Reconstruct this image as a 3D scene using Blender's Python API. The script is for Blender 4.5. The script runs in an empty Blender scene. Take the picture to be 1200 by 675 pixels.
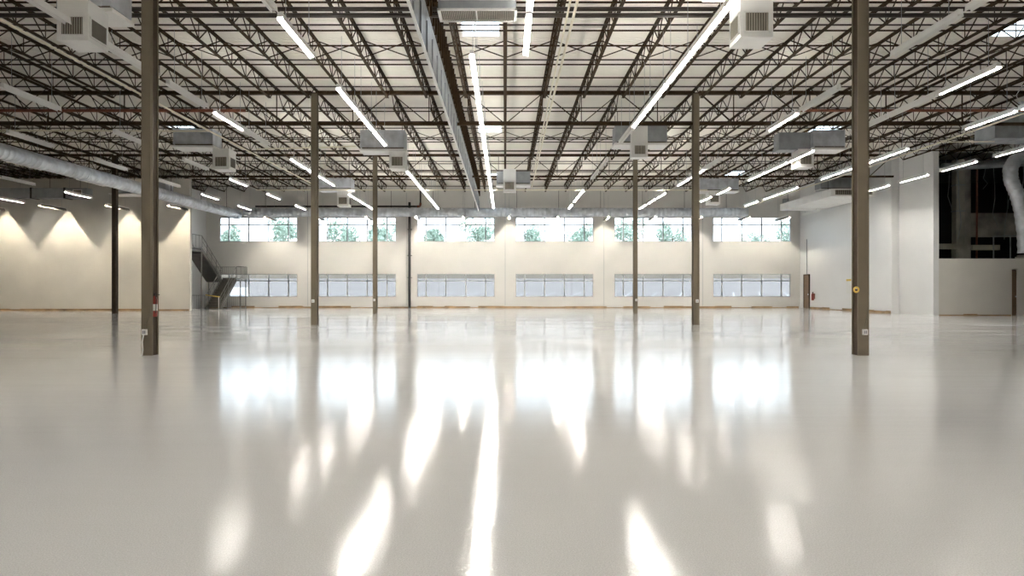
import bpy, math, random
from mathutils import Vector, Matrix
random.seed(7)
C = bpy.context.scene.collection
scene = bpy.context.scene

# ------------------------------------------------------------------ materials
def new_mat(name):
    m = bpy.data.materials.new(name); m.use_nodes = True
    nt = m.node_tree
    return m, nt, nt.nodes['Principled BSDF']

def mat(name, col, rough=0.6, metal=0.0, var=0.08, scale=3.0, spec=0.5, bump=0.0, bscale=60.0):
    m, nt, b = new_mat(name)
    b.inputs['Roughness'].default_value = rough
    b.inputs['Metallic'].default_value = metal
    b.inputs['Specular IOR Level'].default_value = spec
    tc = nt.nodes.new('ShaderNodeTexCoord')
    n = nt.nodes.new('ShaderNodeTexNoise'); n.inputs['Scale'].default_value = scale
    n.inputs['Detail'].default_value = 4.0
    nt.links.new(tc.outputs['Object'], n.inputs['Vector'])
    r = nt.nodes.new('ShaderNodeValToRGB')
    r.color_ramp.elements[0].position = 0.3; r.color_ramp.elements[1].position = 0.7
    r.color_ramp.elements[0].color = tuple(c*(1-var) for c in col) + (1,)
    r.color_ramp.elements[1].color = tuple(min(1, c*(1+var)) for c in col) + (1,)
    nt.links.new(n.outputs['Fac'], r.inputs['Fac'])
    nt.links.new(r.outputs['Color'], b.inputs['Base Color'])
    if bump:
        n2 = nt.nodes.new('ShaderNodeTexNoise'); n2.inputs['Scale'].default_value = bscale
        nt.links.new(tc.outputs['Object'], n2.inputs['Vector'])
        bp = nt.nodes.new('ShaderNodeBump'); bp.inputs['Strength'].default_value = bump
        bp.inputs['Distance'].default_value = 0.01
        nt.links.new(n2.outputs['Fac'], bp.inputs['Height'])
        nt.links.new(bp.outputs['Normal'], b.inputs['Normal'])
    return m

def emit_mat(name, col, strength):
    m = bpy.data.materials.new(name); m.use_nodes = True
    nt = m.node_tree; nt.nodes.clear()
    e = nt.nodes.new('ShaderNodeEmission'); o = nt.nodes.new('ShaderNodeOutputMaterial')
    e.inputs['Color'].default_value = col + (1,); e.inputs['Strength'].default_value = strength
    nt.links.new(e.outputs[0], o.inputs[0])
    return m

def glass_mat(name, tint, gloss=1.0):
    m = bpy.data.materials.new(name); m.use_nodes = True
    nt = m.node_tree; nt.nodes.clear()
    t = nt.nodes.new('ShaderNodeBsdfTransparent'); t.inputs['Color'].default_value = tint + (1,)
    g = nt.nodes.new('ShaderNodeBsdfGlossy'); g.inputs['Roughness'].default_value = 0.02
    fr = nt.nodes.new('ShaderNodeFresnel'); fr.inputs['IOR'].default_value = 1.5
    mu = nt.nodes.new('ShaderNodeMath'); mu.operation = 'MULTIPLY'; mu.inputs[1].default_value = gloss
    mx = nt.nodes.new('ShaderNodeMixShader'); o = nt.nodes.new('ShaderNodeOutputMaterial')
    nt.links.new(fr.outputs[0], mu.inputs[0]); nt.links.new(mu.outputs[0], mx.inputs[0])
    nt.links.new(t.outputs[0], mx.inputs[1]); nt.links.new(g.outputs[0], mx.inputs[2])
    nt.links.new(mx.outputs[0], o.inputs[0])
    return m

TUBE_STRENGTH = 112.0
WARM = (1.0, 0.955, 0.88)
M = {}
M['wall'] = mat('wall_paint', (0.66, 0.645, 0.61), 0.65, var=0.03, scale=0.7)
M['wall_cool'] = mat('wall_paint_right', (0.82, 0.82, 0.81), 0.5, var=0.02, scale=0.5)
M['wall_left'] = mat('wall_paint_left', (0.68, 0.655, 0.60), 0.7, var=0.05, scale=0.6)
M['deck'] = mat('roof_deck_paint', (0.90, 0.87, 0.80), 0.5, var=0.05, scale=0.8)
M['steel'] = mat('bronze_steel', (0.042, 0.026, 0.013), 0.6, var=0.25, scale=4, spec=0.06)
M['column'] = mat('taupe_column_paint', (0.165, 0.135, 0.092), 0.42, var=0.07, scale=2)
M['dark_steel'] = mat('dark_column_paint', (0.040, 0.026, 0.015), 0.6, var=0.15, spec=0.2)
M['pipe_dark'] = mat('dark_pipe', (0.030, 0.020, 0.014), 0.45, var=0.3, scale=2)
M['rust'] = mat('rust_pipe', (0.17, 0.055, 0.028), 0.6, var=0.35, scale=3)
M['black'] = mat('black_iron', (0.012, 0.011, 0.010), 0.45, var=0.2)
M['galv'] = mat('galvanised_sheet', (0.66, 0.69, 0.74), 0.36, 0.45, var=0.22, scale=2.2)
M['galv_dull'] = mat('dull_galvanised', (0.34, 0.36, 0.38), 0.45, 0.3, var=0.2, scale=2)
M['white_metal'] = mat('white_enamel', (0.93, 0.925, 0.90), 0.4, var=0.03)
M['conduit'] = mat('pale_conduit', (0.84, 0.79, 0.64), 0.4, var=0.08)
M['grille'] = mat('grille_dark', (0.10, 0.085, 0.065), 0.5, var=0.2)
M['grille_bar'] = mat('grille_bar', (0.46, 0.43, 0.36), 0.5, var=0.1)
M['brown_strip'] = mat('brown_wall_base', (0.27, 0.17, 0.08), 0.8, var=0.45, scale=1.6)
M['brown_door'] = mat('brown_door', (0.16, 0.10, 0.055), 0.5, var=0.12)
M['frame'] = mat('window_aluminium', (0.40, 0.41, 0.41), 0.4, 0.3, var=0.05)
M['stair'] = mat('stair_steel', (0.095, 0.088, 0.075), 0.45, 0.3, var=0.15)
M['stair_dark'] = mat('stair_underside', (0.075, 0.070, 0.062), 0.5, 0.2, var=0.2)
M['rail'] = mat('rail_steel', (0.19, 0.185, 0.175), 0.4, 0.4, var=0.1)
M['red'] = mat('red_enamel', (0.24, 0.025, 0.015), 0.35, var=0.1)
M['paper'] = mat('white_paper', (0.80, 0.80, 0.76), 0.7, var=0.03)
M['yellow'] = mat('yellow_plastic', (0.75, 0.52, 0.10), 0.5, var=0.1)
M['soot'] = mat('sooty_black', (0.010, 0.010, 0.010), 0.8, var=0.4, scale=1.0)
M['old_gyp'] = mat('bare_plaster_panel', (0.40, 0.38, 0.34), 0.8, var=0.5, scale=0.9)
M['old_col'] = mat('dusty_column', (0.42, 0.40, 0.34), 0.7, var=0.2, scale=1.5)
M['asphalt'] = mat('pale_asphalt', (0.33, 0.305, 0.285), 0.9, var=0.12, scale=0.4)
M['line'] = mat('road_paint', (0.75, 0.75, 0.75), 0.8, var=0.1)
M['retain'] = mat('tan_concrete', (0.40, 0.36, 0.29), 0.9, var=0.15, scale=0.5)
M['leaf'] = mat('tree_leaf', (0.30, 0.37, 0.29), 0.6, var=0.3, scale=1.2)
M['bark'] = mat('tree_bark', (0.16, 0.12, 0.08), 0.9, var=0.3)
M['tube'] = emit_mat('lit_tube', WARM, TUBE_STRENGTH)
M['wash'] = emit_mat('lit_wash_tube', (1.0, .87, .68), 1150.0)
M['uplight'] = emit_mat('lit_uplight_slot', WARM, 32.0)  # added fill glow for the roof deck, no real fixture part
M['tube_off'] = mat('unlit_tube', (0.72,0.70,0.66), 0.3, var=0.02)
M['baffle'] = mat('grey_baffle', (0.16,0.155,0.14), 0.6, var=0.05)
M['glass'] = glass_mat('clear_glass', (0.68, 0.70, 0.71))
M['tint'] = glass_mat('tinted_glass', (0.47, 0.465, 0.465), 1.0)

def skylight_mat():
    m = bpy.data.materials.new('skylight_acrylic'); m.use_nodes = True
    nt = m.node_tree; nt.nodes.clear()
    t = nt.nodes.new('ShaderNodeBsdfTranslucent'); t.inputs['Color'].default_value = (0.9, 0.93, 0.95, 1)
    t2 = nt.nodes.new('ShaderNodeBsdfTransparent'); t2.inputs['Color'].default_value = (0.9, 0.93, 0.95, 1)
    mx = nt.nodes.new('ShaderNodeMixShader'); mx.inputs[0].default_value = 0.5
    o = nt.nodes.new('ShaderNodeOutputMaterial')
    nt.links.new(t.outputs[0], mx.inputs[1]); nt.links.new(t2.outputs[0], mx.inputs[2])
    nt.links.new(mx.outputs[0], o.inputs[0])
    return m
M['skylight'] = skylight_mat()

def floor_mat():
    m, nt, b = new_mat('glossy_grey_epoxy')
    tc = nt.nodes.new('ShaderNodeTexCoord')
    def noise(scale, detail=4, vec=None):
        n = nt.nodes.new('ShaderNodeTexNoise'); n.inputs['Scale'].default_value = scale
        n.inputs['Detail'].default_value = detail
        nt.links.new(vec or tc.outputs['Object'], n.inputs['Vector']); return n
    # flake speckle over broad roller patches
    n1 = noise(0.25, 5)
    r1 = nt.nodes.new('ShaderNodeValToRGB')
    r1.color_ramp.elements[0].position = 0.3; r1.color_ramp.elements[1].position = 0.7
    r1.color_ramp.elements[0].color = (0.67, 0.668, 0.668, 1)
    r1.color_ramp.elements[1].color = (0.725, 0.723, 0.723, 1)
    nt.links.new(n1.outputs['Fac'], r1.inputs['Fac'])
    n2 = noise(130, 2)
    r2 = nt.nodes.new('ShaderNodeValToRGB')
    r2.color_ramp.elements[0].position = 0.36; r2.color_ramp.elements[1].position = 0.64
    r2.color_ramp.elements[0].color = (0.86, 0.86, 0.86, 1); r2.color_ramp.elements[1].color = (1.06, 1.06, 1.06, 1)
    nt.links.new(n2.outputs['Fac'], r2.inputs['Fac'])
    mx = nt.nodes.new('ShaderNodeMix'); mx.data_type = 'RGBA'; mx.blend_type = 'MULTIPLY'
    mx.inputs[0].default_value = 1.0
    nt.links.new(r1.outputs['Color'], mx.inputs[6]); nt.links.new(r2.outputs['Color'], mx.inputs[7])
    nt.links.new(mx.outputs[2], b.inputs['Base Color'])
    # roughness in broad trowelled bands
    mp = nt.nodes.new('ShaderNodeMapping'); mp.inputs['Scale'].default_value = (0.12, 0.55, 1)
    nt.links.new(tc.outputs['Object'], mp.inputs['Vector'])
    n3 = noise(1.0, 5, mp.outputs['Vector'])
    mr = nt.nodes.new('ShaderNodeMapRange')
    mr.inputs['From Min'].default_value = 0.3; mr.inputs['From Max'].default_value = 0.7
    mr.inputs['To Min'].default_value = 0.05; mr.inputs['To Max'].default_value = 0.115
    nt.links.new(n3.outputs['Fac'], mr.inputs['Value'])
    nt.links.new(mr.outputs['Result'], b.inputs['Roughness'])
    b.inputs['IOR'].default_value = 1.42
    mp2 = nt.nodes.new('ShaderNodeMapping'); mp2.inputs['Scale'].default_value = (0.25, 3.2, 1)
    nt.links.new(tc.outputs['Object'], mp2.inputs['Vector'])
    # orange-peel plus slow undulation
    n4 = noise(45, 2); n5 = noise(1.0, 4, mp2.outputs['Vector'])
    b1 = nt.nodes.new('ShaderNodeBump'); b1.inputs['Strength'].default_value = 0.085; b1.inputs['Distance'].default_value = 0.01
    b2 = nt.nodes.new('ShaderNodeBump'); b2.inputs['Strength'].default_value = 0.035; b2.inputs['Distance'].default_value = 0.06
    nt.links.new(n4.outputs['Fac'], b1.inputs['Height']); nt.links.new(n5.outputs['Fac'], b2.inputs['Height'])
    nt.links.new(b2.outputs['Normal'], b1.inputs['Normal'])
    nt.links.new(b1.outputs['Normal'], b.inputs['Normal'])
    return m
M['floor'] = floor_mat()

# ------------------------------------------------------------------ mesh builder
class MB:
    def __init__(s): s.v = []; s.f = []; s.sm = []; s.mi = []; s.cur = 0
    def _add(s, vs, fs, smooth=False):
        b = len(s.v); s.v += [tuple(v) for v in vs]
        for f in fs: s.f.append(tuple(b+i for i in f)); s.sm.append(smooth); s.mi.append(s.cur)
        return s
    def box(s, x0, x1, y0, y1, z0, z1):
        vs = [(x0,y0,z0),(x1,y0,z0),(x1,y1,z0),(x0,y1,z0),(x0,y0,z1),(x1,y0,z1),(x1,y1,z1),(x0,y1,z1)]
        return s._add(vs, [(0,3,2,1),(4,5,6,7),(0,1,5,4),(1,2,6,5),(2,3,7,6),(3,0,4,7)])
    def quad(s, a, b, c, d): return s._add([a,b,c,d], [(0,1,2,3)])
    def bar(s, p, q, w, h, up=(0,0,1)):
        p = Vector(p); q = Vector(q); d = (q-p).normalized(); u = Vector(up)
        if abs(d.dot(u)) > 0.99: u = Vector((0,1,0))
        a = d.cross(u).normalized()*w/2; c = a.normalized().cross(d).normalized()*h/2
        vs = [p-a-c, p+a-c, p+a+c, p-a+c, q-a-c, q+a-c, q+a+c, q-a+c]
        return s._add(vs, [(0,1,2,3),(7,6,5,4),(0,4,5,1),(1,5,6,2),(2,6,7,3),(3,7,4,0)])
    def tube(s, pts, r, n=8, closed_caps=True):
        pts = [Vector(p) for p in pts]; rs = r if isinstance(r, (list, tuple)) else [r]*len(pts)
        rings = []
        ref = None
        for i, p in enumerate(pts):
            if i == 0: d = pts[1]-p
            elif i == len(pts)-1: d = p-pts[i-1]
            else: d = (pts[i+1]-p).normalized()+(p-pts[i-1]).normalized()
            d.normalize()
            if ref is None:
                ref = Vector((0,0,1)) if abs(d.z) < 0.9 else Vector((1,0,0))
            a = d.cross(ref).normalized(); b = a.cross(d).normalized(); ref = b
            rings.append([p + (a*math.cos(2*math.pi*k/n)+b*math.sin(2*math.pi*k/n))*rs[i] for k in range(n)])
        vs = [v for R in rings for v in R]; fs = []
        for i in range(len(pts)-1):
            for k in range(n):
                k2 = (k+1) % n
                fs.append((i*n+k, i*n+k2, (i+1)*n+k2, (i+1)*n+k))
        s._add(vs, fs, True)
        if closed_caps:
            s._add(rings[0], [tuple(range(n))[::-1]]); s._add(rings[-1], [tuple(range(n))])
        return s
    def ring(s, c, R, r, axis='y', n=14, m=6):
        pts = []
        for i in range(n):
            t = 2*math.pi*i/n
            for j in range(m):
                u = 2*math.pi*j/m; rr = R+r*math.cos(u); h = r*math.sin(u)
                x, y = rr*math.cos(t), rr*math.sin(t)
                pts.append((c[0]+(h if axis == 'x' else x), c[1]+(h if axis == 'y' else (x if axis == 'x' else y)), c[2]+(y if axis != 'z' else h)))
        fs = [(i*m+j, ((i+1)%n)*m+j, ((i+1)%n)*m+(j+1)%m, i*m+(j+1)%m) for i in range(n) for j in range(m)]
        return s._add(pts, fs, True)
    def build(s, name, m, parent=None, loc=None):
        me = bpy.data.meshes.new(name); me.from_pydata(s.v, [], s.f)
        for x in (m if isinstance(m, list) else [m]): me.materials.append(x)
        me.polygons.foreach_set('use_smooth', s.sm)
        me.polygons.foreach_set('material_index', s.mi)
        me.update()
        o = bpy.data.objects.new(name, me); C.objects.link(o)
        if parent: o.parent = parent
        if loc: o.location = loc
        return o

def tag(o, label, cat, group=None, kind=None):
    o['label'] = label
    if cat: o['category'] = cat
    if group: o['group'] = group
    if kind: o['kind'] = kind
    return o
def thing(name, label, cat, loc=(0,0,0), group=None, kind=None):
    o = bpy.data.objects.new(name, None); C.objects.link(o); o.location = loc; o.empty_display_size = 0.2
    return tag(o, label, cat, group, kind)
def dup(o, parent=None):
    c = o.copy(); C.objects.link(c)
    if parent: c.parent = parent
    for ch in list(o.children): dup(ch, c)
    return c
def struct(name, mb, m, label): return tag(mb.build(name, m), label, None, kind='structure')
ORD = ['first','second','third','fourth','fifth','sixth','seventh','eighth','ninth','tenth','eleventh','twelfth',
       'thirteenth','fourteenth','fifteenth','sixteenth','seventeenth','eighteenth','nineteenth','twentieth',
       'twenty-first','twenty-second','twenty-third','twenty-fourth','twenty-fifth','twenty-sixth']

# ------------------------------------------------------------------ dimensions (metres, camera at origin looking +Y)
G = [14.1, 26.3, 38.5]            # column grid lines
FAR = 50.7                        # inner face of the far wall
DECK = 9.46
JS = 1.524
LWX, LWY = -21.1, 44.0            # free end and face of the left cross wall
RWX = 22.75                       # right wall
XL, XR, YB = -38.6, 39.0, -7.0

# floor
struct('floor', MB().quad((XL-1,YB-1,0),(XR+1,YB-1,0),(XR+1,FAR+0.3,0),(XL-1,FAR+0.3,0)), M['floor'], 'glossy pale grey epoxy floor across the whole hall')

# roof deck, fluted across, with openings for skylights
SKY = [(-1.38,-0.14,19.6,20.9), (-1.38,-0.14,32.3,33.6), (-1.38,-0.14,45.6,47.2),
       (15.36,16.64,19.6,20.9), (15.36,16.64,32.3,33.6), (15.4,16.6,44.4,46.4),
       (-16.64,-15.36,32.3,33.6)]
deck = MB()
P_, FL, GR, DP = 0.1524, 0.112, 0.0404, 0.076
y = YB
while y < FAR+0.2:
    holes = sorted([(a,b) for a,b,c,d in SKY if c <= y+P_/2 <= d])
    xs = [XL]
    for a,b in holes: xs += [a,b]
    xr_end = XR if y < 38.6 else 23.4
    if y >= 38.6: holes = [h for h in holes if h[0] < xr_end]
    xs.append(xr_end)
    for i in range(0, len(xs), 2):
        a, b = xs[i], xs[i+1]
        if a >= b: continue
        pr = [(y, 0), (y+FL, 0), (y+FL, DP), (y+P_, DP), (y+P_, 0)]
        vs = [(a, q[0], DECK+q[1]) for q in pr] + [(b, q[0], DECK+q[1]) for q in pr]
        deck._add(vs, [(k, k+5, k+6, k+1) for k in range(4)])
    y += P_
deck_top = MB()
# roof membrane above the deck keeps daylight out (solid strips around the openings)
ycuts = sorted(set([YB, FAR+0.5] + [c for s in SKY for c in s[2:]]))
for y0, y1 in zip(ycuts[:-1], ycuts[1:]):
    ym = (y0+y1)/2
    holes = sorted([(a,b) for a,b,c,d in SKY if c <= ym <= d])
    xs = [XL-0.5]
    for a,b in holes: xs += [a,b]
    xs.append(XR+0.3)
    for i in range(0, len(xs), 2): deck_top.box(xs[i], xs[i+1], y0, y1, DECK+0.10, DECK+0.25)
struct('ceiling', deck, M['deck'], 'cream painted fluted metal roof deck above the joists')
struct('roof_slab', deck_top, M['retain'], 'flat roof covering above the metal deck')
for i, (a,b,c,d) in enumerate(SKY):
    where = ['over the middle of the nearest bay', 'over the middle of the second bay', 'over the middle by the far wall',
             'at the upper right corner of the picture', 'above the right hanging heater box', 'near the far end on the right',
             'above the left hanging heater box'][i]
    t = thing('skylight', 'bright white roof skylight '+where, 'skylight', ((a+b)/2,(c+d)/2,DECK), 'roof skylights')
    w, l = (b-a)/2, (d-c)/2
    f = MB()
    for q in ((-w,-w+.05,-l,l),(w-.05,w,-l,l),(-w,w,-l,-l+.05),(-w,w,l-.05,l)): f.box(q[0],q[1],q[2],q[3],-0.02,0.32)
    f.build('curb', M['white_metal'], t)
    MB().box(-w,w,-l,l,0.32,0.34).build('acrylic_panel', M['skylight'], t)

# ------------------------------------------------------------------ walls
def wall_y(name, label, y0, y1, x0, x1, z0, z1, holes, m):
    """wall facing -Y with rectangular openings (xa,xb,za,zb)"""
    xs = sorted(set([x0,x1]+[h[0] for h in holes]+[h[1] for h in holes]))
    zs = sorted(set([z0,z1]+[h[2] for h in holes]+[h[3] for h in holes]))
    mb = MB()
    for za, zb in zip(zs[:-1], zs[1:]):
        run = None
        for xa, xb in zip(xs[:-1], xs[1:]):
            cx, cz = (xa+xb)/2, (za+zb)/2
            solid = not any(h[0] < cx < h[1] and h[2] < cz < h[3] for h in holes)
            if solid: run = [run[0], xb] if run else [xa, xb]
            if not solid and run: mb.box(run[0],run[1],y0,y1,za,zb); run = None
        if run: mb.box(run[0],run[1],y0,y1,za,zb)
    return struct(name, mb, m, label)
HB = 7.62
WX = [HB*(k+0.5) for k in range(-3, 3)]
WW = 3.0
UP, LO = (5.10, 6.98), (0.84, 2.62)
holes = [(x-WW, x+WW) + UP for x in WX] + [(x-WW, x+WW) + LO for x in WX]
wall_y('wall_far', 'cream painted far wall with two rows of windows', FAR, FAR+0.3, XL-0.3, RWX+0.3, 0, DECK, holes, M['wall'])
jl = MB()
for k in range(-2, 3): jl.box(HB*k-0.018, HB*k+0.018, FAR-0.008, FAR, 0.16, 8.9)
struct('trim_1', jl, M['frame'], 'thin grey vertical control joints in the far wall')
for row, (z0, z1) in enumerate((UP, LO)):
    for i, x in enumerate(WX):
        n = row*6+i+1
        t = thing('window_%d' % n, ('clear upper' if row == 0 else 'tinted lower')+' window in the far wall, '+ORD[i]+' from the left', 'window', (x, FAR+0.06, z0), kind='structure')
        H = z1-z0; f = MB(); e = 0.05
        f.box(-WW,WW,0,.12,0,e).box(-WW,WW,0,.12,H-e,H).box(-WW,-WW+e,0,.12,0,H).box(WW-e,WW,0,.12,0,H)
        f.build('window_frame', M['frame'], t)
        mu = MB()
        for q in (-2.3, -0.77, 0.77, 2.3): mu.box(q-.045,q+.045,.01,.11,e,H-e)
        zt = H*0.70
        mu.box(-WW+e,WW-e,.01,.11,zt-.04,zt+.04)
        mu.build('mullions', M['frame'], t)
        if n == 7:
            g = MB().box(-WW+e,-2.3,.05,.06,e,H-e).box(-0.77,WW-e,.05,.06,e,H-e).box(-2.3,-0.77,.05,.06,0.72,H-e)
            g.build('glass_pane', M['tint'], t)
            cp = MB().box(-2.3,-0.77,.05,.06,e,0.70).build('clear_pane', M['glass'], t); cp['label'] = 'bright untinted pane'
        else:
            MB().box(-WW+e,WW-e,.05,.06,e,H-e).build('glass_pane', M['glass'] if row == 0 else M['tint'], t)

# right wall, stepped once, with its free end
struct('wall_right', MB().box(RWX,RWX+0.46,38.7,FAR,0,DECK).box(23.2,23.5,35.6,38.7,0,DECK), M['wall_cool'], 'white right wall stepping back beside the dark opening')
LZ = 3.09
struct('wall_low', MB().box(23.5,27.45,35.6,35.75,0,LZ).box(27.75,XR,35.6,35.75,0,LZ).box(27.45,27.75,35.6,35.75,2.5,LZ).box(23.5,34,35.75,36.3,LZ-0.1,LZ), M['wall_left'], 'low cream wall below the dark gutted opening')
d1 = thing('door_1', 'narrow brown door at the right end of the low wall', 'door', (27.6,35.66,0), kind='structure')
MB().box(-.14,.14,0,.05,0,2.48).build('door_leaf', M['brown_door'], d1)
MB().box(.08,.11,-.05,0,1.0,1.06).build('door_handle', M['galv'], d1)
d2 = thing('door_2', 'brown door in the right wall at the far corner', 'door', (RWX,49.5,0), kind='structure')
MB().box(-.05,.0,-.40,.40,0,2.5).build('door_leaf', M['brown_door'], d2)
MB().box(-.08,-.0,-.46,-.40,0,2.56).box(-.08,-.0,.40,.46,0,2.56).box(-.08,-.0,-.46,.46,2.5,2.56).build('door_frame', M['dark_steel'], d2)
MB().box(-.10,-.05,-.33,-.29,1.0,1.1).build('door_handle', M['galv'], d2)
# left cross wall and the wall behind it
struct('wall_left', MB().box(XL,LWX,LWY,LWY+0.25,0,8.84), M['wall_left'], 'warm cream cross wall on the left, lit in scallops')
struct('wall_stair', MB().box(-23.4,-23.05,LWY+0.25,FAR,0,8.84), M['wall_cool'], 'pale wall beside the steel stair')
struct('wall_side', MB().box(XL-0.3,XL,YB,FAR,0,DECK).box(XR,XR+0.3,YB,35.6,0,DECK), M['wall'], 'plain outer side walls beyond the frame')
struct('wall_back', MB().box(XL,XR,YB-0.3,YB,0,DECK), M['wall'], 'plain wall behind the viewpoint')
# dark gutted bay behind the low wall
struct('wall_gutted', MB().box(23.5,39,46.5,46.8,0,DECK).box(XR,39.3,35.75,46.8,0,DECK).box(23.51,23.58,35.8,46.5,LZ,DECK).box(23.6,XR,38.7,46.5,8.95,9.05), M['soot'], 'black sooty shell of the gutted bay')  # walls, lining and ceiling of the bay in one near-black colour
# uneven brown strip along wall bases
def base_strip(name, label, p, q, off):
    mb = MB(); p = Vector(p); q = Vector(q); L = (q-p).length; d = (q-p)/L; n = Vector(off); s = 0
    while s < L-0.05:
        w = min(random.uniform(.5, 1.8), L-s); h = random.choice([.05,.09,.12,.12,.15])
        a = p+d*s; b = p+d*(s+w)
        x0, x1 = sorted((a.x, (b+n).x)); y0, y1 = sorted((a.y, (b+n).y))
        mb.box(x0, x1, y0, y1, 0.0, h); s += w
    return struct(name, mb, M['brown_strip'], label)
base_strip('baseboard_far', 'stained brown strip at the foot of the far wall', (-23.05,FAR-.02,0), (RWX-.1,FAR-.02,0), (0,.02,0))
base_strip('baseboard_left', 'stained brown strip at the foot of the left cross wall', (XL,LWY-.02,0), (LWX-.05,LWY-.02,0), (0,.02,0))
base_strip('baseboard_right', 'stained brown strip at the foot of the right wall', (RWX-.02,38.75,0), (RWX-.02,49.0,0), (.02,0,0))
base_strip('baseboard_low', 'stained brown strip at the foot of the low wall', (23.5,35.58,0), (27.4,35.58,0), (0,.02,0))

# ------------------------------------------------------------------ columns (wide flange)
def column(x, y, label, m=None, outlet=None):
    m = m or M['column']
    t = thing('steel_column', label, 'column', (x,y,0), 'building columns')
    H = 9.22
    s = MB().box(-.12,.12,-.125,-.108,0,H).box(-.12,.12,.108,.125,0,H).box(-.008,.008,-.108,.108,0,H)
    s.build('shaft', m, t)
    for q in (-.092,.086): MB().box(q,q+.006,-.108,.108,0,H).build('side_plate', M['dark_steel'], t)  # dark brown plates closing the flange recess on both sides
    MB().box(-.17,.17,-.17,.17,H,H+.03).build('cap_plate', M['steel'], t)
    if outlet:
        ox, oz, cx = outlet
        b = MB().box(ox-.05,ox+.05,-.175,-.125,oz-.06,oz+.06).build('outlet_box', M['white_metal'], t); b['label'] = 'white outlet box'
        MB().box(ox-.03,ox-.005,-.178,-.175,oz-.035,oz+.035).box(ox+.005,ox+.03,-.178,-.175,oz-.035,oz+.035).build('socket', M['galv_dull'], b)
        MB().tube([(ox,-.14,oz+.06),(ox,-.14,oz+.12),(cx,-.14,oz+.42),(cx,-.14,H-1.2)], .011, 6).build('conduit', M['column'], t)
        return t
    return t
c1 = column(-7.62,G[0],'nearest left taupe steel column with white outlet box and hanging cord',outlet=(-.035,.50,.09))
MB().tube([(-.06,-.15,.44),(-.08,-.16,.3),(-.075,-.15,.12),(-.085,-.16,.0)], .014, 6).build('cord', M['white_metal'], c1)
column(7.62,G[0],'nearest right taupe steel column with grey outlet box near its foot',outlet=(.02,.50,.095))
column(-7.62,G[1],'second left column, taupe steel behind the nearest left one',outlet=(-.03,.95,.06))
column(7.62,G[1],'second right column, taupe steel behind the nearest right one',outlet=(.02,.95,.08))
column(-7.62,G[2],'farthest column of the left inner line, slim and taupe',outlet=(-.02,.8,.06))
column(7.62,G[2],'farthest column of the right inner line, slim and taupe',outlet=(.03,.8,.08))
column(-22.86,G[2],'dark brown column standing before the left cross wall',M['dark_steel'])

# extinguisher and small things on the near columns
t = thing('fire_extinguisher', 'red fire extinguisher with white label on the nearest left column', 'fire extinguisher', (-7.53,G[0],0.82))
MB().tube([(0,0,0),(0,0,.02),(0,0,.36),(0,0,.42),(0,0,.45)], [.05,.062,.062,.045,.02], 12).build('cylinder', M['red'], t)
MB().tube([(0,0,.13),(0,0,.27)], .0635, 12, False).build('paper_label', M['paper'], t)
MB().box(-.02,.02,-.02,.02,.45,.50).bar((0,-.03,.5),(.13,-.03,.47),.02,.015).build('handle', M['black'], t)
MB().tube([(.03,-.02,.47),(.075,-.06,.38),(.07,-.06,.15),(.06,-.05,.08)], .01, 6).build('hose', M['black'], t)
t = thing('tape_roll', 'small yellow roll hung on the nearest right column', 'tape roll', (7.46,G[0]-.14,1.40))
MB().ring((0,0,0), .05, .02, 'y').build('tape', M['yellow'], t)
MB().tube([(0,.05,.02),(0,-.03,.02)], .008, 6).build('hook', M['galv'], t)

# ------------------------------------------------------------------ joists
ZT, ZB = 9.395, 8.87          # chord centre lines
def joist_proto():
    t = thing('bar_joist', 'x', 'joist', (0,0,0), 'roof bar joists')
    L = 12.2; tc = MB()
    for sx in (-1, 1): tc.box(sx*.015 if sx > 0 else -.065, .065 if sx > 0 else -.015, 0.02, L-.02, ZT+.045, ZT+.057).box(sx*.015-(.006), sx*.015+.006, .02, L-.02, ZT-.02, ZT+.046)
    tc.build('top_chord', M['steel'], t)
    bc = MB()
    for sx in (-1, 1): bc.box(.012 if sx > 0 else -.055, .055 if sx > 0 else -.012, .75, L-.75, ZB-.03, ZB-.018).box(sx*.012-.005, sx*.012+.005, .75, L-.75, ZB-.019, ZB+.03)
    bc.build('bottom_chord', M['steel'], t)
    w = MB(); n = 9; a0 = .75; st = (L-1.5)/n
    w.bar((0,.12,ZT),(0,a0,ZB),.026,.026); w.bar((0,L-.12,ZT),(0,L-a0,ZB),.026,.026)
    for i in range(n):
        y0 = a0+i*st
        w.bar((0,y0,ZB),(0,y0+st/2,ZT),.026,.026); w.bar((0,y0+st/2,ZT),(0,y0+st,ZB),.026,.026)
        if 0 < i: w.bar((0,y0,ZB),(0,y0,ZT),.02,.02)
    w.build('web', M['steel'], t)
    return t
def side_label(k, what, bay):
    bn = {0:'the nearest bay', 1:'the second bay', 2:'the far bay'}[bay]
    if k == 0: return '%s on the centre line of %s' % (what, bn)
    return '%s, %s to the %s of the centre line in %s' % (what, ORD[abs(k)-1], 'left' if k < 0 else 'right', bn)
jp = joist_proto(); first = True
JR = [(-13, 13), (-19, 18), (-24, 14)]
for bay, (k0, k1) in enumerate(JR):
    for k in range(k0, k1+1):
        o = jp if first else dup(jp); first = False
        o.location = (k*JS, G[bay], 0)
        o['label'] = side_label(k, 'brown steel bar joist', bay)

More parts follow.
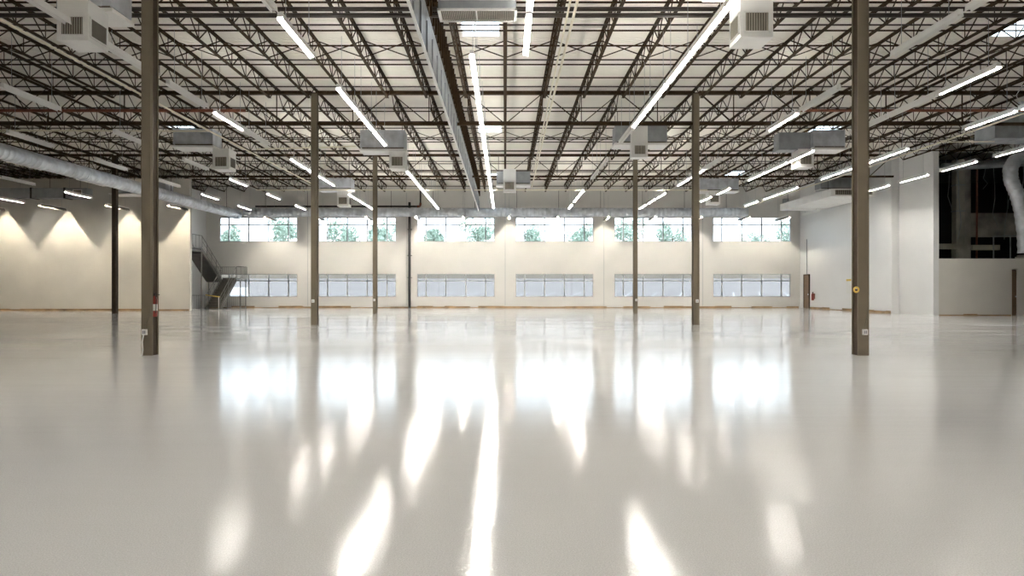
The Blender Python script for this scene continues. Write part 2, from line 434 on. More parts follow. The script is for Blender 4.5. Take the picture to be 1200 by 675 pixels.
# cross bracing between joists and bridging rods
bp = None
for bay, (k0, k1) in enumerate(JR):
    for k in range(k0, k1):
        y = G[bay]+7.0
        if bp is None:
            bp = MB().bar((.03,0,ZT),(JS-.03,0,ZB),.028,.028).bar((.03,.03,ZB),(JS-.03,.03,ZT),.028,.028).build('cross_brace', M['steel'])
            o = bp
        else: o = dup(bp)
        o.location = (k*JS, y, 0)
        a = k if k >= 0 else k
        if k >= 0: lb = 'thin X brace in the %s gap right of the centre joist, %s' % (ORD[k], ('nearest bay','second bay','far bay')[bay])
        else: lb = 'thin X brace in the %s gap left of the centre joist, %s' % (ORD[-k-1], ('nearest bay','second bay','far bay')[bay])
        tag(o, lb, 'brace', 'X braces between joists')
for bay, (k0, k1) in enumerate(JR):
    bn = ('nearest bay','second bay','far bay')[bay]
    for dy, nm in ((3.05,'front'),(6.1,'middle'),(9.15,'back')):
        for z, zn in ((ZT-.03,'top'),(ZB+.03,'bottom')):
            o = MB().box(k0*JS,k1*JS,-.02,.02,-.02,.02).build('bridging_rod', M['steel'], loc=(0,G[bay]+dy,z))
            tag(o, 'thin bridging rod across the %s chords, %s row of the %s' % (zn, nm, bn), 'rod', 'joist bridging rods')

# joist girders
GT, GB = 9.28, 8.03
def girder(xc, y, label):
    t = thing('joist_girder', label, 'girder', (xc,y,0), 'joist girders between columns')
    h = HB
    MB().box(-h+.13,h-.13,-.09,-.015,GT-.07,GT+.06).box(-h+.13,h-.13,.015,.09,GT-.07,GT+.06).build('top_chord', M['steel'], t)
    MB().box(-h+.13,h-.13,-.08,-.015,GB-.05,GB+.05).box(-h+.13,h-.13,.015,.08,GB-.05,GB+.05).build('bottom_chord', M['steel'], t)
    for i in range(-2, 3):
        xb = i*2*JS
        for s in (-1, 1):
            xt = xb+s*JS
            th = .10 if abs(xt) > h-.2 else .055
            xt2 = max(-h+.15, min(h-.15, xt))
            MB().bar((xb,0,GB),(xt2,0,GT),.028,th,(0,1,0)).build('diagonal', M['steel'], t)
        MB().bar((xb,0,GB),(xb,0,GT),.03,.045).build('vertical', M['steel'], t)
    return t
for y, ln in ((G[1],'second'),(G[2],'far')):
    for xc, w in ((-30.48,'outermost left'),(-15.24,'left'),(0,'central'),(15.24,'right')) + (((30.48,'outermost right'),) if y == G[1] else ()):
        girder(xc, y, '%s brown roof girder along the %s column line' % (w, ln))

# ------------------------------------------------------------------ strip lights
def light_proto(kind='lit'):
    t = thing('strip_light', 'x', 'light', (0,0,0), 'suspended strip lights')
    L = 1.22
    MB().box(-.05,.05,-L,L,.075,.14).build('channel', M['white_metal'], t)
    rf = MB()
    w = .078 if 'wash' in kind else .064; zb = -.035 if 'wash' in kind else -.018
    for s in (-1, 1):
        a = [(s*.046,-L,.10),(s*w,-L,zb),(s*(w+.005),-L,zb),(s*.052,-L,.104)]
        b = [(p[0], L, p[2]) for p in a]
        rf._add(a+b, [(0,1,5,4),(1,2,6,5),(2,3,7,6),(3,0,4,7),(0,3,2,1),(4,5,6,7)])
    if kind == 'wash_far': far = True; kind = 'wash'
    else: far = False
    rf.build('reflector', M['baffle'] if kind == 'wash' else M['white_metal'], t)
    if kind == 'wash':
        MB().box(-.007,.007,-L+.03,.45,.062,.072).build('tube', M['wash_far'] if far else M['wash'], t)
        MB().box(-.055,.055,-L-.004,-L+.006,.03,.14).build('end_cap', M['white_metal'], t)
        MB().box(-.05,.05,L-.004,L,.098,.14).build('end_cap', M['white_metal'], t)
    else:
        MB().box(-.028,-.008,-L+.05,L-.05,.036,.064).box(.008,.028,-L+.05,L-.05,.036,.064).build('tube', M['tube'] if kind != 'off' else M['tube_off'], t)
        for y in (-L, L-.01): MB().box(-.055,.055,y,y+.01,.03,.14).build('end_cap', M['white_metal'], t)
    if kind == 'uplit': MB().box(-.03,.03,-1.1,1.1,.14,.145).build('uplight_slot', M['uplight'], t)  # unseen upward glow, added on the channel to brighten the roof deck
    for y in (-.85, .85): MB().tube([(0,y,.14),(0,y,1.66)], .006, 5).build('hanger', M['galv_dull'], t)
    return t
UB = [(19.5,22.2,39.3,46.6,7.0),(-24.7,-20.8,40.9,42.1,7.33),(-36.5,-27.4,42.9,43.7,7.38),(-9.8,-8.9,14.95,15.9,7.7),(4.35,6.4,12.4,14.35,7.68),(-14.65,-12.9,29,31,7.68),(-6.4,-4.45,29,31,7.53),(4.6,6.75,27.4,29.2,7.33),(12.1,15.0,29,31,7.58),(12.6,15.1,42.5,44.3,7.73),(20.4,23.5,27,29,7.73),(-12.05,-9.95,42.5,44.3,7.83),(20.4,22.4,42.5,43.9,7.83)]
protos = {}
ZL = 7.18
M['wash_far'] = emit_mat('lit_far_wash_tube', (1.0, .92, .80), 950.0)
def put_light(x, yc, label, z=ZL, kind='uplit'):
    if kind in protos: o = dup(protos[kind])
    else: o = protos[kind] = light_proto(kind)
    o.location = (x, yc, z); o['label'] = label
    for ux0,ux1,uy0,uy1,uz in UB:
        if ux0-.2 < x < ux1+.2 and uy0-1.0 < yc < uy1+1.0 and uz > z+.15:
            for ch in o.children:
                if ch.name.startswith('hanger'):
                    ch.scale.z = (uz-z-.03)/1.66
    return o
def run(x, starts, rowname, z=ZL, off=()):
    for i, s in enumerate(starts):
        u = i in off
        put_light(x, s+1.22, '%s strip light, %s from near end of %s' % ('unlit' if u else 'glowing', ORD[i], rowname), z, 'off' if u else ('uplit' if abs(x) < 11 else 'lit'))
run(-.82, [16.2+2.58*i for i in range(12)], 'the unbroken middle row')
run(.50, [11.25, 13.85], 'the short pair right of the middle row')
run(-4.8, [11.25,14.0,18.9,21.5,24.1,32.2,34.7,37.2,39.8,42.4,44.9], 'the row inside the left columns', off=(0,))
run(-9.5, [11.85,15.5,18.5,21.5,24.0,29.2,31.75,34.3,40.0,42.6,45.2], 'the row outside the left columns', off=(0,1,2,4))
run(-14.4, [18.8,24.2,29.4,34.4,39.8,45.2], 'the second row left of the columns', off=(0,1,2))
run(-18.4, [24.3,29.5,34.7,39.9,45.3], 'the row next to the round silver duct', off=(0,1,2))
run(-22.4, [29.4,34.4], 'the row left of the silver duct', off=(0,1))
run(-26.1, [34.0,39.0], 'the row second left of the silver duct', off=(0,))
run(-30.9, [39.8], 'the leftmost row in the picture', 6.98)
run(4.55, [11.0,13.5,16.0,18.55,21.1,23.65,29.3,32.2,38.4,41.2,44.8], 'the row inside the right columns', off=(5,6,7))
run(9.6, [11.2,13.85,18.9,21.6,29.3,31.8,34.4,39.4,42.1,44.9], 'the row outside the right columns', off=(0,1,2,4))
run(12.85, [17.1,19.6,22.1,27.4,29.95,32.5,37.6,41.0], 'the second right outer row', off=(1,2))
run(16.55, [18.7,21.3,27.0,29.55,32.1,37.2,39.9,43.1], 'the row by the long right conduit')
run(21.3, [26.2,29.7,33.1,36.5], 'the row nearest the right wall')
run(21.3, [44.6], 'the row below the white right duct', 6.72, off=(0,))
# rows over the viewpoint, out of frame, same fixture
for x in (-12.0,-4.8,4.55,12.0):
    for yc in (-2.5, 3.0, 8.4):
        o = put_light(x, yc, 'white strip light hung overhead in front of the viewed hall'); o['group'] = 'strip lights overhead outside the view'

# wall-washing strip lights with a sharp beam at their wall end
def wash(x, wally, label, z=6.70):
    o = put_light(x, wally-.22-1.22, label, z, 'wash_far' if wally == FAR else 'wash'); o['group'] = 'wall washing strip lights'
for i, x in enumerate((-17.6,-13.9,-10.2,-6.55,-3.1,0.3,3.9,7.6,11.0,14.4,17.9,20.8)):
    wash(x, FAR, 'strip light washing the far wall, %s from the left above the windows' % ORD[i])
for x, w in ((-33.4,'beyond the left edge'),(-29.3,'left of the dark column'),(-25.1,'between the dark column and nearest left column'),(-21.2,'at the free end of the wall')):
    wash(x, LWY, 'strip light washing the left cross wall '+w)

# ------------------------------------------------------------------ pipes
def pipe(name, pts, r, m, label, cat='pipe', group=None, n=8):
    p0 = Vector(pts[0])
    o = MB().tube([Vector(p)-p0 for p in pts], r, n).build(name, m, loc=p0)
    return tag(o, label, cat, group)
pipe('sprinkler_main', [(-24,16.8,8.575),(24,16.8,8.575)], .055, M['pipe_dark'], 'upper of the two thick dark pipes across the top of the picture', group='sprinkler mains', n=12)
pipe('sprinkler_main', [(-24,16.8,8.415),(24,16.8,8.415)], .058, M['pipe_dark'], 'lower of the two thick dark pipes across the top of the picture', group='sprinkler mains', n=12)
for i in range(9):
    yy = 19.28+2.93*i
    xa = -.77*yy-1; xb = min(.8*yy+1, 22.4 if yy > 35 else 30)
    xa = max(xa, -36)
    pipe('sprinkler_branch', [(xa,yy,9.17),(xb,yy,9.17)], .026, M['pipe_dark'], 'thin dark sprinkler pipe through the joists, %s from the near end' % ORD[i], group='sprinkler branch pipes')
pipe('rust_pipe', [(-22,25.3,8.30),(-10.0,25.3,8.30)], .065, M['rust'], 'rust red pipe across the upper left beyond the nearest column')
pipe('rust_pipe', [(11.4,25.4,8.33),(20.2,25.4,8.33)], .055, M['rust'], 'rust red pipe across the upper right behind the nearest column')
t = thing('riser_pipe', 'black vertical riser pipe against the far wall between the windows', 'pipe', (-7.33,50.35,0))
MB().tube([(0,0,0),(0,0,8.1)], .10, 12).build('riser', M['black'], t)
MB().tube([(-11.8,0,7.78),(0.3,0,7.78),(.62,0,7.78)], .075, 10).build('crossbar', M['black'], t)
e = MB().tube([(.6,0,7.78),(.74,0,7.79),(.83,0,7.88),(.84,0,8.05)], .09, 10).build('elbow', M['rust'], t); e['label'] = 'rust red elbow'
MB().tube([(.84,0,8.05),(.84,0,9.3)], .06, 8).build('drop', M['black'], t)
for z in (2.3, 4.0, 6.0): MB().box(-.16,.16,-.02,.34,z,z+.05).build('bracket', M['black'], t)
pipe('conduit', [(1.60,10,7.8),(1.60,25,7.8),(1.64,34,7.8),(1.66,41.3,7.8)], .034, M['conduit'], 'right one of the paired pale conduits right of the middle', group='pale conduits')
pipe('conduit', [(1.45,13.2,7.86),(1.50,25,7.82),(1.56,36,7.86)], .026, M['conduit'], 'left one of the paired pale conduits right of the middle', group='pale conduits')
pipe('conduit', [(.62,13.05,7.62),(1.55,13.3,7.86)], .02, M['conduit'], 'short pale conduit from the middle pair to a light at the top', group='pale conduits')
pipe('conduit', [(-11.6,12.5,7.6),(-11.55,26,7.6),(-11.3,39,7.6)], .034, M['conduit'], 'long pale conduit running down the hall on the left', group='pale conduits')
pipe('conduit', [(17.0,19.5,7.2),(17.2,30,7.2),(16.9,46.5,7.2)], .03, M['conduit'], 'long pale conduit beside the lights on the right', group='pale conduits')
pipe('conduit', [(-21,25.7,7.63),(-11.5,25.6,7.58)], .034, M['conduit'], 'pale conduit running crosswise behind the nearest left column', group='pale conduits')
pipe('conduit', [(-10.9,28.8,7.56),(-6.5,28.6,7.64)], .03, M['conduit'], 'pale conduit crosswise behind the second left column', group='pale conduits')
pipe('conduit', [(-15.4,40.6,7.56),(12.5,40.6,7.56)], .034, M['conduit'], 'pale conduit running crosswise the full width near the far end', group='pale conduits')
pipe('conduit', [(18.0,27.4,7.55),(20.4,27.4,7.58)], .025, M['conduit'], 'short pale crosswise conduit at the upper right', group='pale conduits')
pipe('conduit', [(22.725,49.5,5.2),(22.725,49.5,2.56)], .03, M['galv_dull'], 'thin grey conduit on the right wall above the brown door', group='pale conduits')
pipe('hanging_cable', [(-.70,15.5,8.9),(-.72,15.8,8.2),(-.74,15.95,7.7),(-.76,16.12,7.34)], .012, M['white_metal'], 'looped white cable feeding the near end of the middle row', cat='cable')
pipe('hanging_cable', [(17.4,21.2,7.9),(17.0,21.6,8.1),(17.1,22,7.9),(17.4,21.9,7.3)], .012, M['white_metal'], 'looped white cable at the upper right light', cat='cable')

# ------------------------------------------------------------------ hanging draft curtain left of the middle
t = thing('draft_curtain', 'long galvanised draft curtain hanging left of the middle with a white bottom edge', 'draft curtain', (-1.93,0,0))
s = MB(); y = 10.0
def cut(ya, yb):
    """split a strip so it clears the girders and beam lines it passes"""
    out = [(ya, yb)]
    for g in G[1:]:
        nxt = []
        for p, q in out:
            if q <= g-.13 or p >= g+.13: nxt.append((p, q))
            else:
                if p < g-.13: nxt.append((p, g-.13))
                if q > g+.13: nxt.append((g+.13, q))
        out = nxt
    return out
while y < 48:
    ye = min(y+1.18, 48)
    s.box(0,.012,y,ye,7.17,7.94); s.box(.012,.05,y+1.16,y+1.19,7.17,7.94)
    for p, q in cut(y, ye): s.box(0,.012,p,q,7.94,8.32)
    y += 1.2
s.build('lower_sheets', M['galv_dull'], t)
u = MB(); y = 10.0
while y < 48:
    for p, q in cut(y, min(y+.59,48)): u.box(.02,.035,p,q,8.30,9.36)
    for p, q in cut(y+.56, y+.60): u.box(-.03,.09,p,q,8.30,9.40)
    y += .6
u.build('upper_framing', M['steel'], t)
MB().box(-.035,.03,10,48,7.14,7.17).box(-.035,-.028,10,48,7.17,7.25).build('bottom_edge', M['white_metal'], t)

# ------------------------------------------------------------------ heater / diffuser boxes
def grille(name, parent, axis, a0, a1, z0, z1, at, bars=9):
    g = MB(); 
    def bx(p0,p1,q0,q1,d0,d1):
        if axis == 'y': g.box(p0,p1,at+d0,at+d1,q0,q1)
        else: g.box(at+d0,at+d1,p0,p1,q0,q1)
    w = .035
    bx(a0,a1,z0,z0+w,-.02,.0); bx(a0,a1,z1-w,z1,-.02,.0); bx(a0,a0+w,z0,z1,-.02,0); bx(a1-w,a1,z0,z1,-.02,0)
    o = g.build(name, M['white_metal'], parent)
    g = MB(); bx(a0+w,a1-w,z0+w,z1-w,-.004,0.0); g.build('recess', M['grille'], o)
    g = MB()
    for i in range(bars):
        x = a0+w+(a1-a0-2*w)*(i+.5)/bars
        bx(x-.008,x+.008,z0+w,z1-w,-.014,-.004)
    g.build('louvers', M['grille_bar'], o)
    return o
def unit(label, box_, diff, side=0, group='hanging heater boxes', body='galv'):
    x0,x1,y0,y1,z0,z1 = box_; cx, cy = (x0+x1)/2, (y0+y1)/2
    t = thing('air_unit', label, 'air unit', (cx,cy,z0), group)
    L = lambda b: (b[0]-cx,b[1]-cx,b[2]-cy,b[3]-cy,b[4]-z0,b[5]-z0)
    a = L(box_)
    cab = MB().box(a[0],a[1],a[2],a[3],a[4]+.12,a[5])
    n = 3
    for i in range(1, n): 
        x = a[0]+(a[1]-a[0])*i/n; cab.box(x-.015,x+.015,a[2]-.015,a[2],a[4]+.12,a[5])
    for x in (a[0], a[1]-.03): cab.box(x,x+.03,a[2]-.012,a[2],a[4]+.12,a[5])
    cab.build('cabinet', M[body], t)
    MB().box(a[0]+.08,a[1]-.04,a[2]-.006,a[2]+.1,a[4]+.07,a[4]+.13).build('dark_gap', M['grille'], t)
    MB().box(a[0]-.04,a[1]+.04,a[2]-.05,a[3]+.04,a[4]-.02,a[4]+.07).build('base_frame', M['white_metal'], t)
    d = L(diff)
    o = MB().box(*d).build('diffuser', M['white_metal'], t)
    w = d[1]-d[0]; h = min(d[5]-d[4], w)
    grille('grille', o, 'y', d[0]+.10*w, d[1]-.10*w, d[4]+.14*h, d[4]+.80*h, d[2])
    if side: 
        g = grille('grille', o, 'x', d[2]+.1*w, d[3]-.1*w, d[4]+.14*h, d[4]+.80*h, d[1]+.02 if side > 0 else d[0])
    for x in (a[0]+.1, a[1]-.1):
        for y in (a[2]+.1, a[3]-.1): MB().tube([(x,y,a[5]),(x,y,8.84-z0)], .012, 5).build('hanger', M['steel'], t)
    return t
def pxX(px, d): return (px-592)*d/770.0
unit('white louvred air diffuser hanging at the upper left corner, left of the column', (-9.72,-8.98,15.0,15.8,7.75,8.6), (-9.80,-9.12,14.36,15.1,6.85,7.75), 1)
unit('white louvred air diffuser hanging at the top right between middle and column', (4.35,6.40,12.4,14.35,7.72,8.6), (5.05,5.75,14.1,14.8,6.82,7.70), -1)
unit('silver air box with white diffuser behind the nearest left column', (-14.65,-12.9,29,29.9,7.7,8.5), (-13.0,-12.27,29.2,29.95,6.75,7.68), 1)
unit('silver air box with white diffuser left of the middle, behind second left column', (-6.40,-4.45,29,29.9,7.55,8.45), (-5.15,-4.45,29.2,29.9,6.78,7.55), 0)
unit('grey air box with tall front diffuser right of the middle', (4.60,6.75,27.4,28.2,7.45,8.25), (5.22,5.86,27.0,27.5,6.85,8.2), 0, body='galv_dull')
ub = unit('silver air box with low white diffuser left of the nearest right column', (13.6,15.0,29,29.9,7.6,8.45), (13.02,13.72,29.2,29.9,6.85,7.66), -1)
MB().box(-2.1,-.72,-.2,.4,.1,.8).box(-2.15,-.7,-.23,.43,.02,.1).build('side_box', M['galv_dull'], ub)
unit('small air box with white front diffuser far off in the middle', (-.47,1.38,36.2,37,7.15,7.92), (-.11,.59,35.9,36.4,6.75,8.0), 0, body='galv_dull')
unit('far silver air box between the two inner left columns', (-12.05,-9.95,42.5,43.4,7.85,8.62), (-10.9,-10.15,42.6,43.3,6.82,7.85), 1)
unit('far silver air box right of the second right column', (12.6,15.1,42.5,43.4,7.75,8.6), (13.2,13.95,42.6,43.3,6.95,7.75), 0)
unit('far grey air box left of the nearest right column by the right wall', (20.4,22.4,42.5,43.3,7.85,8.65), (20.9,21.3,42.7,43.2,7.65,7.86), 0, body='galv_dull')
# return grille box at top middle
t = thing('return_box', 'wide return air box with dark slotted underside at the top middle', 'air unit', (-.62,14.3,7.5))
MB().box(-.80,.86,-1.6,.0,.20,1.0).build('duct', M['white_metal'], t)
MB().box(-.84,.86,0,.62,.02,.30).build('plenum', M['galv_dull'], t)
fr = MB()
for q in ((-.86,.88,-.02,.03),(-.86,.88,.58,.64),(-.86,-.80,-.02,.64),(.82,.88,-.02,.64),(-.03,.0,0,.6)): fr.box(q[0],q[1],q[2],q[3],-.02,.02)
fr.build('frame', M['white_metal'], t)
fn = MB()
for i in range(40):
    x = -.79+i*.0405; fn.bar((x,.03,-.005),(x+.0,.58,-.005),.010,.02)
fn.build('slats', M['grille_bar'], t)
MB().box(-.80,.82,.03,.58,.015,.02).build('recess', M['grille'], t)
for x in (-.7,.75): MB().tube([(x,.3,.3),(x,.3,1.34)], .012, 5).build('hanger', M['steel'], t)

# ------------------------------------------------------------------ ducts
def round_duct(name, label, p, q, r, hangers):
    t = thing(name, label, 'duct', p)
    p = Vector(p); q = Vector(q); d = q-p; L = d.length
    n = int(L/.30); pts = []; rs = []
    for i in range(n+1):
        s = i/n
        pts += [d*s]; rs += [r]
        if i < n: pts += [d*(s+.42/n), d*(s+.46/n), d*(s+.54/n), d*(s+.58/n)]; rs += [r, r*1.035, r*1.035, r]
    MB().tube(pts, rs, 20).build('duct_body', M['galv'], t)
    for s in (.02,.34,.66,.98): MB().tube([d*s-d.normalized()*.05, d*s+d.normalized()*.05], r*1.08, 20).build('joint_band', M['galv'], t)
    for i in range(hangers):
        s = (i+.5)/hangers; MB().tube([d*s+Vector((0,0,r)), d*s+Vector((0,0,8.84-p.z))], .014, 5).build('hanger', M['steel'], t)
    return t
round_duct('round_duct', 'long round silver duct running down the left side', (-20.4,22.5,6.98), (-19.9,48.9,6.98), .33, 7)
round_duct('round_duct', 'round silver duct running across above the upper windows', (-19.6,49.4,7.22), (18.2,49.4,7.22), .33, 12)
t = thing('rectangular_duct', 'dark grey rectangular duct along the top of the left cross wall', 'duct', (-30,43.3,7.4))
MB().box(-6.5,2.6,-.35,.35,0,.65).build('duct_body', M['galv_dull'], t)
for x in (-3.2,-1.0,1.2): MB().box(x-.06,x+.06,-.38,.38,-.03,.68).build('joint_flange', M['black'], t)
for x in (-4,0,2): MB().tube([(x,0,.68),(x,0,1.42)], .012, 5).build('hanger', M['steel'], t)
grille('grille', t, 'y', 1.75, 2.35, .1, .55, -.36)
t = thing('supply_box', 'bright metal supply box above the dark left column', 'duct', (-23.2,41.5,7.35))
MB().box(-1.3,2.0,-.5,.5,.08,.75).build('duct_body', M['galv'], t); MB().box(-1.5,2.4,-.6,.6,0,.08).build('base_frame', M['white_metal'], t)
for x in (-1,1.6): MB().tube([(x,0,.75),(x,0,1.48)], .012, 5).build('hanger', M['steel'], t)
t = thing('rectangular_duct', 'white rectangular duct hanging beside the right wall near the corner', 'duct', (20.9,39.3,7.0))
MB().box(-1.4,1.3,0,7.3,.0,.45).build('duct_body', M['white_metal'], t)
grille('grille', t, 'y', -1.2,1.1,.05,.4,0,18)
for y in (.8,6.5): MB().tube([(-1.2,y,.45),(-1.2,y,1.84)], .012, 5).build('hanger', M['steel'], t)
for y in (1.2,3.6,6.0): MB().box(-1.42,1.32,y,y+.06,-.02,.47).build('joint_flange', M['white_metal'], t)
t = thing('rectangular_duct', 'grey rectangular duct hanging at the right edge below the joists', 'duct', (21.9,28,7.75))
MB().box(-1.4,2.6,-.5,.7,0,1.0).build('duct_body', M['galv_dull'], t)
MB().tube([(.2,0,1.0),(.2,0,1.65)], .22, 14).build('round_collar', M['galv'], t)
for x in (-1.1,2.3): MB().tube([(x,0,1.0),(x,0,1.1)], .012, 5).build('hanger', M['steel'], t)
for x in (-.4,.9): MB().box(x,x+.05,-.53,.73,-.02,1.02).build('joint_flange', M['galv_dull'], t)
t = thing('flexible_duct', 'bent silver duct coming down at the right edge before the dark opening', 'duct', (26.4,34.3,3.6))
pts = [(2.2,.3,4.9),(1.0,.2,4.85),(.3,.1,4.6),(-.05,0,4.1),(.0,0,3.5),(.3,0,2.8),(.55,0,1.9),(.7,0,.8),(.75,0,-.5)]
dense = []; rr = []
for a, b in zip(pts[:-1], pts[1:]):
    for k in range(6):
        dense.append(Vector(a).lerp(Vector(b), k/6)); rr.append(.34 if k % 2 else .31)
MB().tube(dense, rr, 16).build('duct_body', M['galv'], t)
MB().tube([(1.6,.25,5.2),(1.6,.25,5.25)], .01, 5).tube([(1.6,.25,5.1),(1.6,.25,5.24)], .01, 5).build('strap', M['steel'], t)
MB().ring((.25,0,3.0), .36, .03, 'z').build('clamp_band', M['galv'], t)

# ------------------------------------------------------------------ small wall things
o = MB().box(-.2,.2,-.25,0,-.3,.3).build('wall_speaker', M['galv_dull'], loc=(21.6,FAR,8.1)); tag(o, 'small grey box high on the far wall at the right corner', 'speaker')
t = thing('wall_notice', 'white notice with yellow heading on the right wall beside the nearest right column', 'notice', (RWX,43.5,1.15))
MB().box(-.015,0,-.3,.3,0,.82).build('sheet', M['paper'], t); MB().box(-.02,0,-.3,.3,.82,.95).build('heading', M['yellow'], t)
t = thing('fire_extinguisher', 'red fire extinguisher on the right wall beside the brown door', 'fire extinguisher', (RWX-.14,48.3,.62))
MB().tube([(0,0,0),(0,0,.03),(0,0,.42),(0,0,.5),(0,0,.54)], [.08,.09,.09,.06,.02], 12).build('cylinder', M['red'], t)
MB().box(-.03,.03,-.03,.03,.54,.6).bar((0,-.1,.6),(0,.08,.6),.03,.02).build('handle', M['black'], t)
MB().box(.06,.14,-.06,.06,.1,.5).build('bracket', M['brown_door'], t)
MB().tube([(0,-.05,.56),(-.06,-.12,.45),(-.05,-.11,.15)], .012, 6).build('hose', M['black'], t)

# ------------------------------------------------------------------ steel stair in the left far corner
t = thing('steel_stair', 'grey steel stair with two flights and railings at the far left', 'stair', (-21.3,48,0))
def W(x,y,z): return (x+21.3, y-48, z)
def flight(x0,x1,ya,za,yb,zb,n,nm):
    sg = MB()
    for x in (x0,x1): sg.bar(W(x,ya,za),W(x,yb,zb),.05,.28)
    sg.build('stringer', M['stair'], t)
    for i in range(n):
        s = (i+.5)/n; y = ya+(yb-ya)*s; z = za+(zb-za)*(i+1)/n
        hw = abs(yb-ya)/n/2+.02
        a = W(x0+.03,y-hw,z-.05); b = W(x1-.03,y+hw,z-.01)
        MB().box(a[0],b[0],a[1],b[1],a[2],b[2]).box(a[0],b[0],(b[1] if yb > ya else a[1])-.01,(b[1] if yb > ya else a[1])+.01,a[2],b[2]+.0+.16).build('tread', M['stair'], t)
def rail(x,ya,za,yb,zb,n=4):
    r = MB()
    for h in (.95,.62,.3): r.tube([W(x,ya,za+h),W(x,yb,zb+h)], .024 if h > .9 else .014, 6)
    for i in range(n+1):
        s = i/n; y = ya+(yb-ya)*s; z = za+(zb-za)*s; r.tube([W(x,y,z-.05),W(x,y,z+.95)], .02, 6)
    r.build('handrail', M['rail'], t)
def guard(p,q,n,h=1.0):
    p = Vector(p); q = Vector(q); r = MB()
    for z in (h,.08): r.tube([Vector(W(*p))+Vector((0,0,z)),Vector(W(*q))+Vector((0,0,z))], .02, 6)
    for i in range(n+1):
        a = Vector(W(*p.lerp(q,i/n))); r.tube([a+Vector((0,0,.0)),a+Vector((0,0,h))], .011 if 0 < i < n else .022, 5)
    r.build('guardrail', M['rail'], t)
flight(-21.24,-20.2,46.6,0.0,49.3,2.15,12,'lower')
flight(-22.4,-21.35,49.3,2.15,46.3,4.2,12,'upper')
a = W(-22.4,49.3,2.05); b = W(-19.86,50.5,2.15); MB().box(a[0],b[0],a[1],b[1],a[2],b[2]).build('landing', M['stair'], t)
a = W(-22.45,44.4,4.05); b = W(-21.3,46.3,4.2); MB().box(a[0],b[0],a[1],b[1],a[2],b[2]).build('landing', M['stair'], t)
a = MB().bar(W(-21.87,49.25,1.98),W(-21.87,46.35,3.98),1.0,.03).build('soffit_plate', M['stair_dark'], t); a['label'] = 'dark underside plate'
rail(-21.24,46.6,0,49.3,2.15); rail(-20.2,46.6,0,49.3,2.15)
rail(-22.4,49.3,2.15,46.3,4.2); rail(-21.35,49.3,2.15,46.3,4.2)
guard((-20.15,49.32,2.15),(-19.86,49.32,2.15),2); guard((-19.86,49.32,2.15),(-19.86,50.5,2.15),8); guard((-22.4,50.5,2.15),(-19.86,50.5,2.15),18)
guard((-21.35,44.4,4.2),(-21.35,46.3,4.2),4); guard((-21.35,44.4,4.2),(-22.4,44.4,4.2),4)
guard((-22.8,46.9,0),(-21.45,46.9,0),12); guard((-20.0,47.3,0),(-18.7,47.3,0),12)
for x, y, h in ((-21.4,46.3,4.1),(-22.4,46.3,4.1),(-19.9,49.4,2.1),(-19.9,50.4,2.1),(-22.3,49.4,2.1),(-21.3,49.4,2.1)):
    MB().tube([W(x,y,0),W(x,y,h)], .045, 8).build('post', M['rail'], t)
t = thing('barrier_tape', 'short yellow barrier bar across the foot of the steel stair', 'barrier', (-20.7,46.5,.95))
MB().bar((-.5,0,.08),(.5,0,-.06),.02,.07).build('tape', M['yellow'], t)
MB().tube([(.42,.02,-.95),(.42,.02,.0)], .03, 8).build('post', M['paper'], t)

# ------------------------------------------------------------------ gutted bay contents
t = thing('bare_column', 'dusty pale column inside the dark gutted bay', 'column', (26.2,38.0,0))
MB().box(-.24,.24,-.2,.2,2.9,8.9).build('shaft', M['old_col'], t)
MB().box(-.27,.27,-.22,.22,5.9,5.96).box(-.27,.27,-.22,.22,7.4,7.46).build('band', M['galv_dull'], t)
MB().box(-.2,.42,-.3,.3,0,3.75).build('pedestal', M['old_col'], t)
t = thing('bare_column', 'thinner grey column behind the dusty one in the dark bay', 'column', (28.4,40.5,0))
MB().box(-.12,.12,-.12,.12,0,8.9).box(-.2,.2,-.14,-.12,0,8.9).build('shaft', M['old_gyp'], t)
MB().box(-.25,.25,-.25,.25,8.9,8.94).build('cap_plate', M['old_gyp'], t)
o = MB().box(-1.8,.6,-.2,.2,0,.30).build('bare_beam', M['old_col'], loc=(26.0,38.0,3.75)); tag(o, 'dusty beam stub at the foot of the pale column in the dark bay', 'beam')
o = MB().box(0,1.6,-.1,.1,0,.30).build('bare_beam', M['old_col'], loc=(27.1,38.2,3.7)); tag(o, 'short pale beam right of the pale column in the dark bay', 'beam')
o = MB().box(0,5.0,-.08,.08,0,1.5).build('plaster_panel', M['old_gyp'], loc=(28.2,41.2,4.7)); tag(o, 'stained grey plaster band at the back of the dark bay', 'panel')
pipe('red_pipe', [(27.7,38.6,3.0),(27.72,38.6,8.6)], .05, M['rust'], 'dark red vertical pipe in the gutted bay')
for i in range(22):
    x = 24.0+random.uniform(0,8); yy = random.uniform(36.6,40.5); z = 8.9
    pts = [(x,yy,z)]; L = random.uniform(1.5,5.5)
    for k in range(1,6): pts.append((x+random.uniform(-.12,.12)*k*.4, yy, z-L*k/5))
    pipe('hanging_cable', pts, random.choice([.012,.016,.022]), M['galv_dull'], 'loose cable hanging in the dark gutted bay', cat='cable', group='loose cables in the gutted bay', n=5)
t = thing('stud_framing', 'bare metal stud framing above the low wall at the right', 'framing', (29.5,37.0,3.1))
for i in range(5): MB().bar((-2+i*.95,0,0),(-2+i*.95,0,1.3),.05,.04).build('stud', M['galv_dull'], t)
MB().bar((-2,0,1.3),(2.2,0,1.45),.05,.05).build('rail', M['galv_dull'], t); MB().bar((.6,.1,.1),(2.0,.1,1.4),.05,.05).build('brace', M['galv_dull'], t)
pipe('old_duct', [(24.3,36.5,8.2),(27,36.4,8.35),(33,36.3,8.7)], .22, M['galv_dull'], 'dim round duct under the roof of the dark gutted bay', cat='duct', n=14)
